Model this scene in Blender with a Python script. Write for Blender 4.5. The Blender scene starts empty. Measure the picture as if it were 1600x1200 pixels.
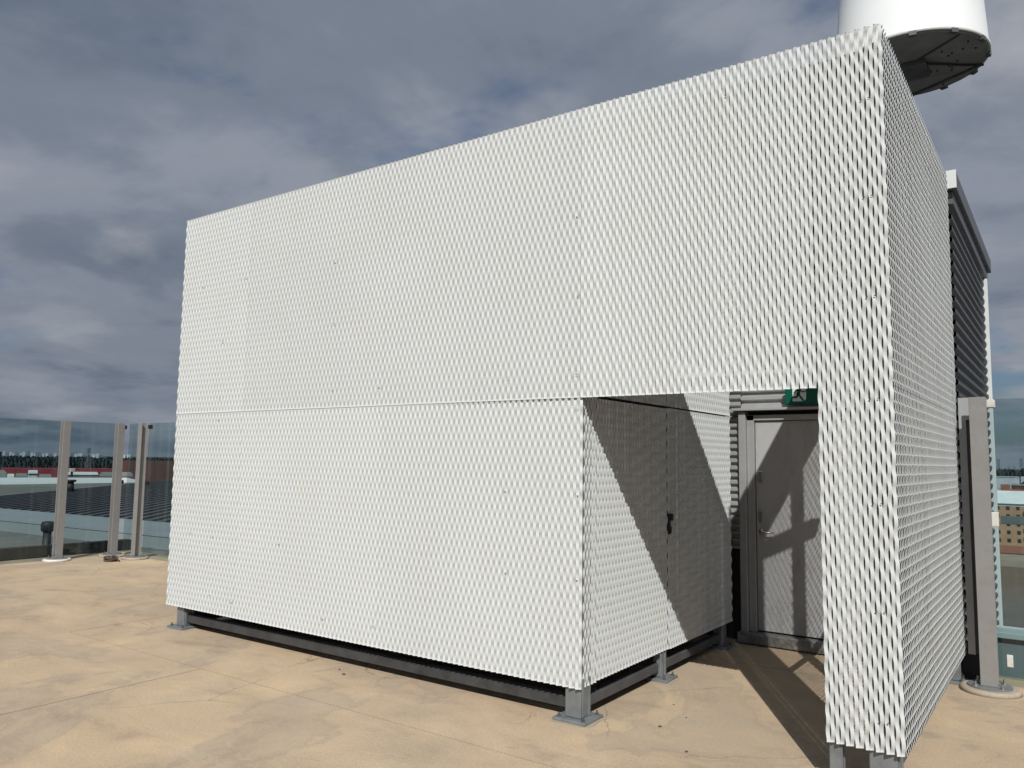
import bpy, math, random
import numpy as np
from mathutils import Matrix, Vector

random.seed(7); rng = np.random.default_rng(7)
scene = bpy.context.scene
col = scene.collection

# ------------------------------------------------------------------ camera
def make_camera():
    f, yaw, pitch, roll = 1226.45, -0.6179, 0.0974, 0.0138
    fw = Vector((math.sin(yaw) * math.cos(pitch), math.cos(yaw) * math.cos(pitch), math.sin(pitch)))
    r = Vector((math.cos(yaw), -math.sin(yaw), 0)); u = r.cross(fw)
    r2 = r * math.cos(roll) + u * math.sin(roll)
    u2 = -r * math.sin(roll) + u * math.cos(roll)
    cd = bpy.data.cameras.new('camera'); cam = bpy.data.objects.new('camera', cd); col.objects.link(cam)
    m = Matrix((r2, u2, -fw)).transposed().to_4x4(); m.translation = Vector((0.8177, -4.9593, 1.845))
    cam.matrix_world = m
    cd.sensor_width = 36.0; cd.lens = 36.0 * f / 1600.0
    cd.clip_start = 0.05; cd.clip_end = 60000
    scene.camera = cam
make_camera()

# ------------------------------------------------------------------ sun, sky, exposure
SUN = Vector((-1.266, 2.147, -2.31)).normalized()          # direction the light travels
EL = math.asin(-SUN.z); AZ = math.atan2(-SUN.x, -SUN.y)
sd = bpy.data.lights.new('sun', 'SUN'); sd.energy = 3.95; sd.angle = math.radians(0.42); sd.color = (1.0, 0.985, 0.96)
so = bpy.data.objects.new('sun', sd); col.objects.link(so)
so.rotation_euler = SUN.to_track_quat('-Z', 'Y').to_euler(); so.location = (4, -8, 12)

def make_world():
    w = bpy.data.worlds.new('World'); scene.world = w; w.use_nodes = True
    nt = w.node_tree; N = nt.nodes; L = nt.links; N.clear()
    out = N.new('ShaderNodeOutputWorld'); bg = N.new('ShaderNodeBackground'); bg.inputs[1].default_value = 0.1
    L.new(bg.outputs[0], out.inputs[0])
    sky = N.new('ShaderNodeTexSky'); sky.sky_type = 'NISHITA'; sky.sun_disc = False
    sky.sun_elevation = EL; sky.sun_rotation = AZ; sky.altitude = 40
    sky.air_density = 1.0; sky.dust_density = 1.2; sky.ozone_density = 1.5
    tc = N.new('ShaderNodeTexCoord'); sp = N.new('ShaderNodeSeparateXYZ'); L.new(tc.outputs['Generated'], sp.inputs[0])
    def M(op, a, b=None, c=None):
        n = N.new('ShaderNodeMath'); n.operation = op
        for i, v in enumerate((a, b, c)):
            if v is None: continue
            if isinstance(v, (int, float)): n.inputs[i].default_value = v
            else: L.new(v, n.inputs[i])
        return n.outputs[0]
    z = M('ADD', M('MAXIMUM', sp.outputs[2], 0.0), 0.19)          # a cloud deck seen from below
    u = M('DIVIDE', sp.outputs[0], z); v = M('DIVIDE', sp.outputs[1], z)
    cb = N.new('ShaderNodeCombineXYZ'); L.new(u, cb.inputs[0]); L.new(v, cb.inputs[1])
    def noise(scale, detail, rough, dist, off):
        mp = N.new('ShaderNodeMapping'); L.new(cb.outputs[0], mp.inputs[0]); mp.inputs['Location'].default_value = off
        n = N.new('ShaderNodeTexNoise'); n.inputs['Scale'].default_value = scale; n.inputs['Detail'].default_value = detail
        n.inputs['Roughness'].default_value = rough; n.inputs['Distortion'].default_value = dist
        L.new(mp.outputs[0], n.inputs['Vector']); return n.outputs[0]
    def ramp(x, stops, interp='EASE'):
        r = N.new('ShaderNodeValToRGB'); e = r.color_ramp.elements; r.color_ramp.interpolation = interp
        while len(e) < len(stops): e.new(0.5)
        for k, (p, c) in enumerate(stops): e[k].position = p; e[k].color = (*c, 1)
        L.new(x, r.inputs[0]); return r.outputs[0]
    big = noise(0.5, 3, 0.5, 0.3, (3.1, 1.7, 0))
    mid = noise(1.5, 7, 0.55, 0.35, (9.4, -2.2, 0))
    fine = noise(5.0, 5, 0.55, 0.2, (1.4, 6.2, 0))
    dens = M('ADD', M('MULTIPLY', big, 0.42), M('ADD', M('MULTIPLY', mid, 0.48), M('MULTIPLY', fine, 0.10)))
    cloud = ramp(dens, [(0.35, (1.22, 1.52, 2.02)), (0.43, (1.75, 2.05, 2.6)), (0.51, (2.5, 2.76, 3.3)), (0.59, (3.2, 3.4, 3.85)), (0.67, (4.7, 4.8, 5.0))])
    puff = noise(1.9, 8, 0.52, 0.2, (7.7, 3.3, 0))                # sunlit cumulus heads among the grey
    pm = ramp(puff, [(0.53, (0.0, 0.0, 0.0)), (0.74, (0.5, 0.5, 0.5))])
    pf = N.new('ShaderNodeMix'); pf.data_type = 'RGBA'; L.new(pm, pf.inputs[0]); L.new(cloud, pf.inputs[6]); pf.inputs[7].default_value = (4.6, 4.7, 4.9, 1); cloud = pf.outputs[2]
    gapn = noise(1.1, 6, 0.55, 0.3, (-4.0, 5.5, 0))
    gap = ramp(gapn, [(0.33, (0.8, 0.8, 0.8)), (0.45, (0.0, 0.0, 0.0))])
    hue = N.new('ShaderNodeMix'); hue.data_type = 'RGBA'; hue.blend_type = 'MULTIPLY'; hue.inputs[0].default_value = 1
    L.new(sky.outputs[0], hue.inputs[6]); hue.inputs[7].default_value = (0.38, 0.47, 0.56, 1)
    mx = N.new('ShaderNodeMix'); mx.data_type = 'RGBA'
    L.new(gap, mx.inputs[0]); L.new(cloud, mx.inputs[6]); L.new(hue.outputs[2], mx.inputs[7])
    el = ramp(sp.outputs[2], [(0.0, (0.74, 0.78, 0.82)), (0.12, (0.82, 0.85, 0.88)), (0.36, (1.08, 1.08, 1.08)), (1.0, (1.0, 1.0, 1.0))])
    fm = N.new('ShaderNodeMix'); fm.data_type = 'RGBA'; fm.blend_type = 'MULTIPLY'; fm.inputs[0].default_value = 1.0
    L.new(mx.outputs[2], fm.inputs[6]); L.new(el, fm.inputs[7]); L.new(fm.outputs[2], bg.inputs[0])
make_world()
scene.view_settings.view_transform = 'Standard'; scene.view_settings.look = 'None'
scene.view_settings.exposure = 0.0; scene.view_settings.gamma = 1.0
scene.render.engine = 'CYCLES'
scene.cycles.max_bounces = 8; scene.cycles.transparent_max_bounces = 24
scene.cycles.diffuse_bounces = 1

# ------------------------------------------------------------------ materials
def base_mat(name, rough=0.6, metal=0.0, spec=0.5):
    m = bpy.data.materials.new(name); m.use_nodes = True
    b = m.node_tree.nodes['Principled BSDF']
    b.inputs['Roughness'].default_value = rough; b.inputs['Metallic'].default_value = metal
    b.inputs['Specular IOR Level'].default_value = spec
    return m, m.node_tree, b
def noise_node(nt, scale, detail=5, rough=0.55, stretch=(1, 1, 1), obj=True, dist=0.0):
    tc = nt.nodes.new('ShaderNodeTexCoord'); mp = nt.nodes.new('ShaderNodeMapping')
    mp.inputs['Scale'].default_value = stretch
    nt.links.new(tc.outputs['Object'], mp.inputs[0])
    n = nt.nodes.new('ShaderNodeTexNoise'); n.inputs['Scale'].default_value = scale
    n.inputs['Detail'].default_value = detail; n.inputs['Roughness'].default_value = rough
    n.inputs['Distortion'].default_value = dist
    nt.links.new(mp.outputs[0], n.inputs['Vector']); return n
def ramp_node(nt, src, stops):
    r = nt.nodes.new('ShaderNodeValToRGB'); e = r.color_ramp.elements
    while len(e) < len(stops): e.new(0.5)
    for k, (p, c) in enumerate(stops):
        e[k].position = p; e[k].color = (*c, 1) if len(c) == 3 else c
    nt.links.new(src, r.inputs[0]); return r.outputs[0]
def mix_node(nt, fac, a, b, mode='MIX'):
    m = nt.nodes.new('ShaderNodeMix'); m.data_type = 'RGBA'; m.blend_type = mode
    for i, v in ((0, fac), (6, a), (7, b)):
        if isinstance(v, (int, float)): m.inputs[i].default_value = v
        elif isinstance(v, tuple): m.inputs[i].default_value = (*v, 1)
        else: nt.links.new(v, m.inputs[i])
    return m.outputs[2]
def bump(nt, b, src, strength, dist=0.01):
    n = nt.nodes.new('ShaderNodeBump'); n.inputs['Strength'].default_value = strength; n.inputs['Distance'].default_value = dist
    nt.links.new(src, n.inputs['Height']); nt.links.new(n.outputs[0], b.inputs['Normal'])
def worn(name, c, rough=0.6, metal=0.0, var=0.12, scale=3.0, dirt=None, dirt_amt=0.25, bmp=0.0, stretch=(1, 1, 1), spec=0.5, tone=0.0):
    m, nt, b = base_mat(name, rough, metal, spec)
    n = noise_node(nt, scale, 6, 0.6, stretch)
    lo = tuple(max(0, x * (1 - var)) for x in c); hi = tuple(min(1, x * (1 + var)) for x in c)
    cc = ramp_node(nt, n.outputs[0], [(0.3, lo), (0.7, hi)])
    if dirt:
        d = noise_node(nt, scale * 2.7, 7, 0.65, stretch)
        f = ramp_node(nt, d.outputs[0], [(0.5, (0, 0, 0)), (0.72, (dirt_amt,) * 3)])
        cc = mix_node(nt, f, cc, dirt)
    if tone:                                              # every sheet of a batch comes out a little different
        oi = nt.nodes.new('ShaderNodeObjectInfo')
        cc = mix_node(nt, 1.0, cc, ramp_node(nt, oi.outputs['Random'], [(0.0, (1 - tone,) * 3), (1.0, (1 + tone,) * 3)]), 'MULTIPLY')
    nt.links.new(cc, b.inputs['Base Color'])
    if bmp:
        g = noise_node(nt, scale * 25, 3, 0.6); bump(nt, b, g.outputs[0], bmp)
    return m
MT = {}
MT['white'] = worn('white_powder_coat', (0.545, 0.565, 0.557), 0.55, var=0.03, scale=0.9, dirt=(0.54, 0.525, 0.45), dirt_amt=0.3, spec=0.3, tone=0.035)
MT['galv'] = worn('galvanised_steel', (0.21, 0.228, 0.235), 0.5, metal=0.25, var=0.2, scale=9, dirt=(0.2, 0.19, 0.17), dirt_amt=0.5)
MT['galv_dark'] = worn('weathered_steel', (0.09, 0.094, 0.097), 0.6, metal=0.2, var=0.25, scale=6, dirt=(0.1, 0.085, 0.07), dirt_amt=0.5)
MT['rail_dark'] = worn('dark_rail_steel', (0.055, 0.056, 0.058), 0.6, metal=0.2, var=0.3, scale=7, dirt=(0.09, 0.08, 0.065), dirt_amt=0.6)
MT['black'] = worn('black_rubber', (0.012, 0.012, 0.013), 0.6, var=0.3)
MT['interior'] = worn('dark_infill_paint', (0.035, 0.035, 0.037), 0.8, var=0.2)
MT['post'] = worn('taupe_post_paint', (0.30, 0.29, 0.275), 0.42, metal=0.15, var=0.06, scale=4, dirt=(0.24, 0.2, 0.17), dirt_amt=0.35)
MT['base_white'] = worn('white_base_ring', (0.68, 0.66, 0.6), 0.6, var=0.1, dirt=(0.42, 0.36, 0.27), dirt_amt=0.6, scale=6)
MT['base_tan'] = worn('concrete_base_ring', (0.40, 0.335, 0.255), 0.85, var=0.12, dirt=(0.2, 0.17, 0.13), dirt_amt=0.5, scale=7, bmp=0.2)
MT['stainless'] = worn('stainless_steel', (0.55, 0.55, 0.54), 0.3, metal=1.0, var=0.08)
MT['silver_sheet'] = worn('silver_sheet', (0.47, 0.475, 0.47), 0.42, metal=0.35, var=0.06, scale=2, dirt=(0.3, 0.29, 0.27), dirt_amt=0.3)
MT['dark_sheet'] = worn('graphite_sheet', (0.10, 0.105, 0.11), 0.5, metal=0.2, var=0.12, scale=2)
MT['fascia'] = worn('grey_fascia', (0.13, 0.137, 0.145), 0.45, metal=0.3, var=0.1, scale=2)
MT['flash_white'] = worn('white_flashing', (0.68, 0.7, 0.69), 0.45, var=0.06, scale=3)
MT['door'] = worn('grey_door_paint', (0.43, 0.43, 0.42), 0.5, var=0.035, scale=3.5, dirt=(0.27, 0.25, 0.22), dirt_amt=0.5, stretch=(1, 1, 0.35))
MT['door_frame'] = worn('aluminium_frame', (0.42, 0.425, 0.42), 0.4, metal=0.3, var=0.06, scale=4, dirt=(0.25, 0.24, 0.22), dirt_amt=0.3)
MT['sill'] = worn('dirty_sill', (0.25, 0.24, 0.22), 0.6, metal=0.3, var=0.35, scale=9, dirt=(0.08, 0.075, 0.06), dirt_amt=0.8)
MT['radome'] = worn('white_radome', (0.80, 0.81, 0.79), 0.35, var=0.02, scale=1.5, dirt=(0.7, 0.69, 0.64), dirt_amt=0.2)
MT['radome_under'] = worn('grey_radome_underside', (0.20, 0.205, 0.21), 0.6, var=0.18, scale=2.5, dirt=(0.12, 0.12, 0.12), dirt_amt=0.5)
MT['sign_green'] = worn('sign_green', (0.0, 0.10, 0.06), 0.35, var=0.05)
MT['sign_white'] = worn('sign_white', (0.75, 0.82, 0.79), 0.35, var=0.03)
MT['rust_wire'] = worn('rusty_wire', (0.09, 0.065, 0.05), 0.7, var=0.5, scale=40)

def deck_mat():
    m, nt, b = base_mat('worn_concrete_deck', 0.85, spec=0.25)
    big = noise_node(nt, 0.5, 8, 0.62, (1, 0.8, 1), dist=0.3)
    mid = noise_node(nt, 1.6, 10, 0.66, (0.8, 1.1, 1), dist=0.5)
    fine = noise_node(nt, 55, 7, 0.85)
    c1 = ramp_node(nt, big.outputs[0], [(0.33, (0.43, 0.335, 0.235)), (0.45, (0.505, 0.385, 0.262)), (0.55, (0.53, 0.40, 0.262)), (0.66, (0.49, 0.385, 0.265))])
    c2 = ramp_node(nt, mid.outputs[0], [(0.32, (0.74, 0.74, 0.75)), (0.44, (0.95, 0.95, 0.95)), (0.55, (1.02, 1.02, 1.01)), (0.66, (1.12, 1.11, 1.08))])
    c = mix_node(nt, 1.0, c1, c2, 'MULTIPLY')
    c3 = ramp_node(nt, fine.outputs[0], [(0.34, (0.45, 0.44, 0.43)), (0.43, (0.92, 0.92, 0.92)), (0.55, (1.04, 1.04, 1.04)), (0.66, (1.3, 1.28, 1.24))])
    c = mix_node(nt, 0.85, c, c3, 'MULTIPLY')
    # dried puddles: greyish-pink stains with a firm edge and a darker tide mark
    st = noise_node(nt, 0.62, 9, 0.6, (1.0, 0.8, 1), dist=0.5)
    f = ramp_node(nt, st.outputs[0], [(0.50, (0, 0, 0)), (0.56, (0.30, 0.30, 0.30)), (0.7, (0.55, 0.55, 0.55))])
    c = mix_node(nt, f, c, (0.36, 0.30, 0.24))
    tm = ramp_node(nt, st.outputs[0], [(0.53, (0, 0, 0)), (0.547, (0.22, 0.22, 0.22)), (0.58, (0, 0, 0))])
    c = mix_node(nt, tm, c, (0.25, 0.20, 0.155))
    # pale scoured swirls
    sw = noise_node(nt, 3.2, 9, 0.7, (0.6, 1.5, 1), dist=1.2)
    f2 = ramp_node(nt, sw.outputs[0], [(0.58, (0, 0, 0)), (0.68, (0.28, 0.28, 0.28))])
    c = mix_node(nt, f2, c, (0.60, 0.50, 0.37))
    # hairline cracks, only here and there
    tc = nt.nodes.new('ShaderNodeTexCoord'); wob = nt.nodes.new('ShaderNodeMix'); wob.data_type = 'VECTOR'
    wn = noise_node(nt, 1.5, 6, 0.7); wob.inputs[0].default_value = 0.22
    nt.links.new(tc.outputs['Object'], wob.inputs[4]); nt.links.new(wn.outputs['Color'], wob.inputs[5])
    vo = nt.nodes.new('ShaderNodeTexVoronoi'); vo.feature = 'DISTANCE_TO_EDGE'; vo.inputs['Scale'].default_value = 0.8
    nt.links.new(wob.outputs[1], vo.inputs['Vector'])
    ck = ramp_node(nt, vo.outputs['Distance'], [(0.0012, (0.7, 0.7, 0.7)), (0.0035, (0, 0, 0))])
    mk = ramp_node(nt, big.outputs[0], [(0.5, (0, 0, 0)), (0.58, (1, 1, 1))])
    c = mix_node(nt, mix_node(nt, 1.0, ck, mk, 'MULTIPLY'), c, (0.13, 0.105, 0.08))
    v2 = nt.nodes.new('ShaderNodeTexVoronoi'); v2.inputs['Scale'].default_value = 3.1; nt.links.new(tc.outputs['Object'], v2.inputs['Vector'])
    sp = ramp_node(nt, v2.outputs['Distance'], [(0.010, (0.75, 0.75, 0.75)), (0.024, (0, 0, 0))])
    c = mix_node(nt, sp, c, (0.12, 0.10, 0.08))
    nt.links.new(c, b.inputs['Base Color'])
    ad = nt.nodes.new('ShaderNodeMath'); ad.operation = 'MULTIPLY_ADD'; ad.inputs[1].default_value = 1.0
    nt.links.new(fine.outputs[0], ad.inputs[0]); ad.inputs[2].default_value = 0.0
    bump(nt, b, ad.outputs[0], 0.5, 0.004)
    return m
MT['deck'] = deck_mat()
MT['joint'] = worn('joint_dirt', (0.06, 0.05, 0.04), 0.95, var=0.3, scale=8)

def glass_mat(name, tint, rough=0.01):
    m = bpy.data.materials.new(name); m.use_nodes = True; nt = m.node_tree; nt.nodes.clear()
    o = nt.nodes.new('ShaderNodeOutputMaterial'); t = nt.nodes.new('ShaderNodeBsdfTransparent'); g = nt.nodes.new('ShaderNodeBsdfGlossy')
    t.inputs[0].default_value = (*tint, 1); g.inputs['Roughness'].default_value = rough
    lw = nt.nodes.new('ShaderNodeLayerWeight'); lw.inputs[0].default_value = 0.5
    pw = nt.nodes.new('ShaderNodeMath'); pw.operation = 'POWER'; pw.inputs[1].default_value = 5.0; nt.links.new(lw.outputs['Facing'], pw.inputs[0])
    fr = nt.nodes.new('ShaderNodeMath'); fr.operation = 'MULTIPLY_ADD'; fr.inputs[1].default_value = 0.9; fr.inputs[2].default_value = 0.035
    nt.links.new(pw.outputs[0], fr.inputs[0])
    mx = nt.nodes.new('ShaderNodeMixShader'); nt.links.new(fr.outputs[0], mx.inputs[0])
    nt.links.new(t.outputs[0], mx.inputs[1]); nt.links.new(g.outputs[0], mx.inputs[2]); st = noise_node(nt, 5.0, 4, 0.6, (1, 1, 0.05)); sf = ramp_node(nt, st.outputs[0], [(0.52, (0.004,) * 3), (0.75, (0.06,) * 3)])
    df = nt.nodes.new('ShaderNodeBsdfDiffuse'); df.inputs[0].default_value = (0.6, 0.62, 0.6, 1)  # pale streaks painted on the pane in place of reflections
    m2 = nt.nodes.new('ShaderNodeMixShader'); nt.links.new(sf, m2.inputs[0]); nt.links.new(mx.outputs[0], m2.inputs[1]); nt.links.new(df.outputs[0], m2.inputs[2])
    nt.links.new(m2.outputs[0], o.inputs[0])
    return m
MT['glass'] = glass_mat('tinted_glass', (0.775, 0.845, 0.845))

def far_mat(name, c, rough=0.8, var=0.15, scale=0.1): return worn(name, c, rough, var=var, scale=scale, spec=0.2)
MT['felt'] = worn('roofing_felt', (0.13, 0.135, 0.125), 0.9, var=0.3, scale=0.6, dirt=(0.2, 0.19, 0.15), dirt_amt=0.6, stretch=(1, 0.25, 1))
MT['bitumen'] = worn('bitumen', (0.028, 0.028, 0.03), 0.75, var=0.3, scale=2)
MT['coping'] = worn('pale_coping', (0.26, 0.285, 0.295), 0.5, var=0.08, scale=0.8)
MT['dark_roof'] = worn('dark_ribbed_roof', (0.075, 0.077, 0.085), 0.6, var=0.2, scale=0.4)
MT['pale_roof'] = far_mat('pale_roof', (0.6, 0.64, 0.63))
MT['grey_roof'] = far_mat('grey_roof', (0.2, 0.22, 0.21))
MT['brown_wall'] = far_mat('brown_wall', (0.09, 0.045, 0.04))
MT['red_wall'] = far_mat('red_wall', (0.2, 0.035, 0.045))
MT['navy'] = far_mat('navy_block', (0.012, 0.015, 0.03))
MT['far_white'] = far_mat('far_white', (0.4, 0.44, 0.46))
MT['far_blue'] = far_mat('far_bluegrey', (0.13, 0.17, 0.2))
MT['brick'] = far_mat('tan_brick', (0.36, 0.23, 0.14), scale=0.3)
MT['brick_red'] = far_mat('red_brick', (0.27, 0.12, 0.08), scale=0.3)
MT['window'] = worn('window_glass', (0.03, 0.035, 0.04), 0.2, var=0.3)
MT['tile_red'] = far_mat('red_tiles', (0.33, 0.07, 0.05), scale=0.4)
MT['cream'] = far_mat('cream_wall', (0.55, 0.5, 0.42))
MT['forest'] = far_mat('hazed_forest', (0.032, 0.052, 0.06), scale=0.02, var=0.35)  # blue lift in the colour stands in for distance haze
MT['land'] = far_mat('land', (0.06, 0.065, 0.055), scale=0.004, var=0.4)
MT['quay'] = far_mat('quay_stone', (0.27, 0.235, 0.19), scale=0.2)
def water_mat():
    m, nt, b = base_mat('harbour_water', 0.22)
    n = noise_node(nt, 0.05, 8, 0.6, (1, 3, 1))
    nt.links.new(ramp_node(nt, n.outputs[0], [(0.35, (0.03, 0.036, 0.034)), (0.65, (0.055, 0.06, 0.052))]), b.inputs['Base Color'])
    bump(nt, b, n.outputs[0], 0.3, 1.0); return m
MT['water'] = water_mat()

# ------------------------------------------------------------------ mesh helpers
class MB:
    """collects polygons; build() links them as one mesh object"""
    def __init__(self): self.v = []; self.f = []; self.sm = []
    def add(self, vs, fs, smooth=False):
        o = len(self.v); self.v += [tuple(x) for x in vs]
        self.f += [tuple(i + o for i in f) for f in fs]; self.sm += [smooth] * len(fs); return self
    def box(self, x0, x1, y0, y1, z0, z1, bev=0.0):
        if bev <= 0:
            v = [(x, y, z) for z in (z0, z1) for y in (y0, y1) for x in (x0, x1)]
            return self.add(v, [(0, 2, 3, 1), (4, 5, 7, 6), (0, 1, 5, 4), (2, 6, 7, 3), (0, 4, 6, 2), (1, 3, 7, 5)])
        b = bev; v = []; idx = {}
        X = (x0, x1); Y = (y0, y1); Z = (z0, z1); s = (1, -1)
        for i in (0, 1):
            for j in (0, 1):
                for k in (0, 1):
                    for a in range(3):
                        p = [X[i] + s[i] * b, Y[j] + s[j] * b, Z[k] + s[k] * b]
                        p[a] = (X[i], Y[j], Z[k])[a]; idx[i, j, k, a] = len(v); v.append(tuple(p))
        f = []
        for a in range(3):
            o = [q for q in range(3) if q != a]
            for e in (0, 1):
                q = []
                for (m, n) in ((0, 0), (1, 0), (1, 1), (0, 1)):
                    t = [0, 0, 0]; t[a] = e; t[o[0]] = m; t[o[1]] = n; q.append(idx[t[0], t[1], t[2], a])
                f.append(tuple(q))
        for a in range(3):                                   # edges along axis a
            o = [q for q in range(3) if q != a]
            for m in (0, 1):
                for n in (0, 1):
                    t0 = [0, 0, 0]; t0[o[0]] = m; t0[o[1]] = n; t1 = t0[:]; t1[a] = 1
                    f.append((idx[(*t0, o[0])], idx[(*t0, o[1])], idx[(*t1, o[1])], idx[(*t1, o[0])]))
        for i in (0, 1):
            for j in (0, 1):
                for k in (0, 1): f.append((idx[i, j, k, 0], idx[i, j, k, 1], idx[i, j, k, 2]))
        return self.add(v, f)
    def prism(self, pts, z0, z1):
        n = len(pts); v = [(x, y, z0) for x, y in pts] + [(x, y, z1) for x, y in pts]
        return self.add(v, [tuple(range(n))[::-1], tuple(range(n, 2 * n))] + [(i, (i + 1) % n, n + (i + 1) % n, n + i) for i in range(n)])
    def lathe(self, c, prof, n=32, smooth=True):
        v = []; f = []
        for r, z in prof:
            for k in range(n):
                a = 2 * math.pi * k / n; v.append((c[0] + r * math.cos(a), c[1] + r * math.sin(a), c[2] + z))
        for i in range(len(prof) - 1):
            for k in range(n): f.append((i * n + k, i * n + (k + 1) % n, (i + 1) * n + (k + 1) % n, (i + 1) * n + k))
        f2 = [tuple(range(n))[::-1], tuple(range((len(prof) - 1) * n, len(prof) * n))]
        o = len(self.v); self.add(v, f, smooth)
        self.f += [tuple(i + o for i in q) for q in f2]; self.sm += [False, False]; return self
    def tube(self, pts, r, n=8, smooth=True):
        pts = [Vector(p) for p in pts]; v = []; f = []
        for i, p in enumerate(pts):
            t = (pts[min(i + 1, len(pts) - 1)] - pts[max(i - 1, 0)]).normalized()
            a = t.orthogonal().normalized() if i == 0 else (a - t * a.dot(t)).normalized()
            b = t.cross(a)
            for k in range(n):
                q = 2 * math.pi * k / n; v.append(p + (a * math.cos(q) + b * math.sin(q)) * r)
        for i in range(len(pts) - 1):
            for k in range(n): f.append((i * n + k, i * n + (k + 1) % n, (i + 1) * n + (k + 1) % n, (i + 1) * n + k))
        f += [tuple(range(n))[::-1], tuple(range((len(pts) - 1) * n, len(pts) * n))]
        return self.add(v, f, smooth)
    def bar(self, p, q, w, h, up=(0, 0, 1)):
        p = Vector(p); q = Vector(q); t = (q - p).normalized(); s = t.cross(Vector(up)).normalized(); u = s.cross(t)
        v = [a + s * i * w / 2 + u * j * h / 2 for a in (p, q) for i, j in ((-1, -1), (1, -1), (1, 1), (-1, 1))]
        return self.add(v, [(0, 3, 2, 1), (4, 5, 6, 7), (0, 1, 5, 4), (1, 2, 6, 5), (2, 3, 7, 6), (3, 0, 4, 7)])
    def build(self, name, mat, parent=None, kind=None):
        me = bpy.data.meshes.new(name); me.from_pydata(self.v, [], self.f); me.update()
        me.polygons.foreach_set('use_smooth', self.sm)
        me.materials.append(MT[mat] if isinstance(mat, str) else mat)
        o = bpy.data.objects.new(name, me); col.objects.link(o)
        fix_normals(me)
        if parent is not None: attach(o, parent)
        if kind: o['kind'] = kind
        return o
def fix_normals(me):
    import bmesh
    bm = bmesh.new(); bm.from_mesh(me); bmesh.ops.recalc_face_normals(bm, faces=bm.faces); bm.to_mesh(me); bm.free()
def attach(o, parent):
    o.parent = parent; base = Vector((0, 0, 0)); q = parent
    while q is not None: base += q.location; q = q.parent
    o.location = o.location - base                        # all parents are unrotated, geometry is in world coordinates
def tag(o, label, cat, group=None):
    o['label'] = label; o['category'] = cat
    if group: o['group'] = group
    return o
def thing(name, label, cat, loc=(0, 0, 0), group=None):
    o = bpy.data.objects.new(name, None); col.objects.link(o); o.location = loc; o.empty_display_size = 0.2
    return tag(o, label, cat, group)
def struct(o): o['kind'] = 'structure'; return o
def dup(o, offset, parent):
    c = o.copy(); col.objects.link(c); c.parent = parent; c.location = o.location + Vector(offset); return c

# ------------------------------------------------------------------ the deck
deck = struct(MB().box(-14.3, 7, -12, 3.45, -0.4, -0.03).build('roof_deck', 'joint'))
G = 0.007
def slab(pts):
    return MB().prism(pts, -0.029, 0.0).build('slab', 'deck', deck)
slab([(-13.2 + G, -12), (-5.46 - G, -12), (-5.46 - G, -0.75 - G), (-7.8 - G, -0.75 - G), (-7.8 - G, 2.43 - G), (-13.2 + G, 2.43 - G)])
slab([(-5.46 + G, -12), (7, -12), (7, -0.75 - G), (-5.46 + G, -0.75 - G)])
slab([(-7.8 + G, -0.75 + G), (7, -0.75 + G), (7, 2.43 - G), (-7.8 + G, 2.43 - G)])
slab([(-14.3, -12), (-13.2 - G, -12), (-13.2 - G, 2.43 + G), (7, 2.43 + G), (7, 3.45), (-14.3, 3.45)])

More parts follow.
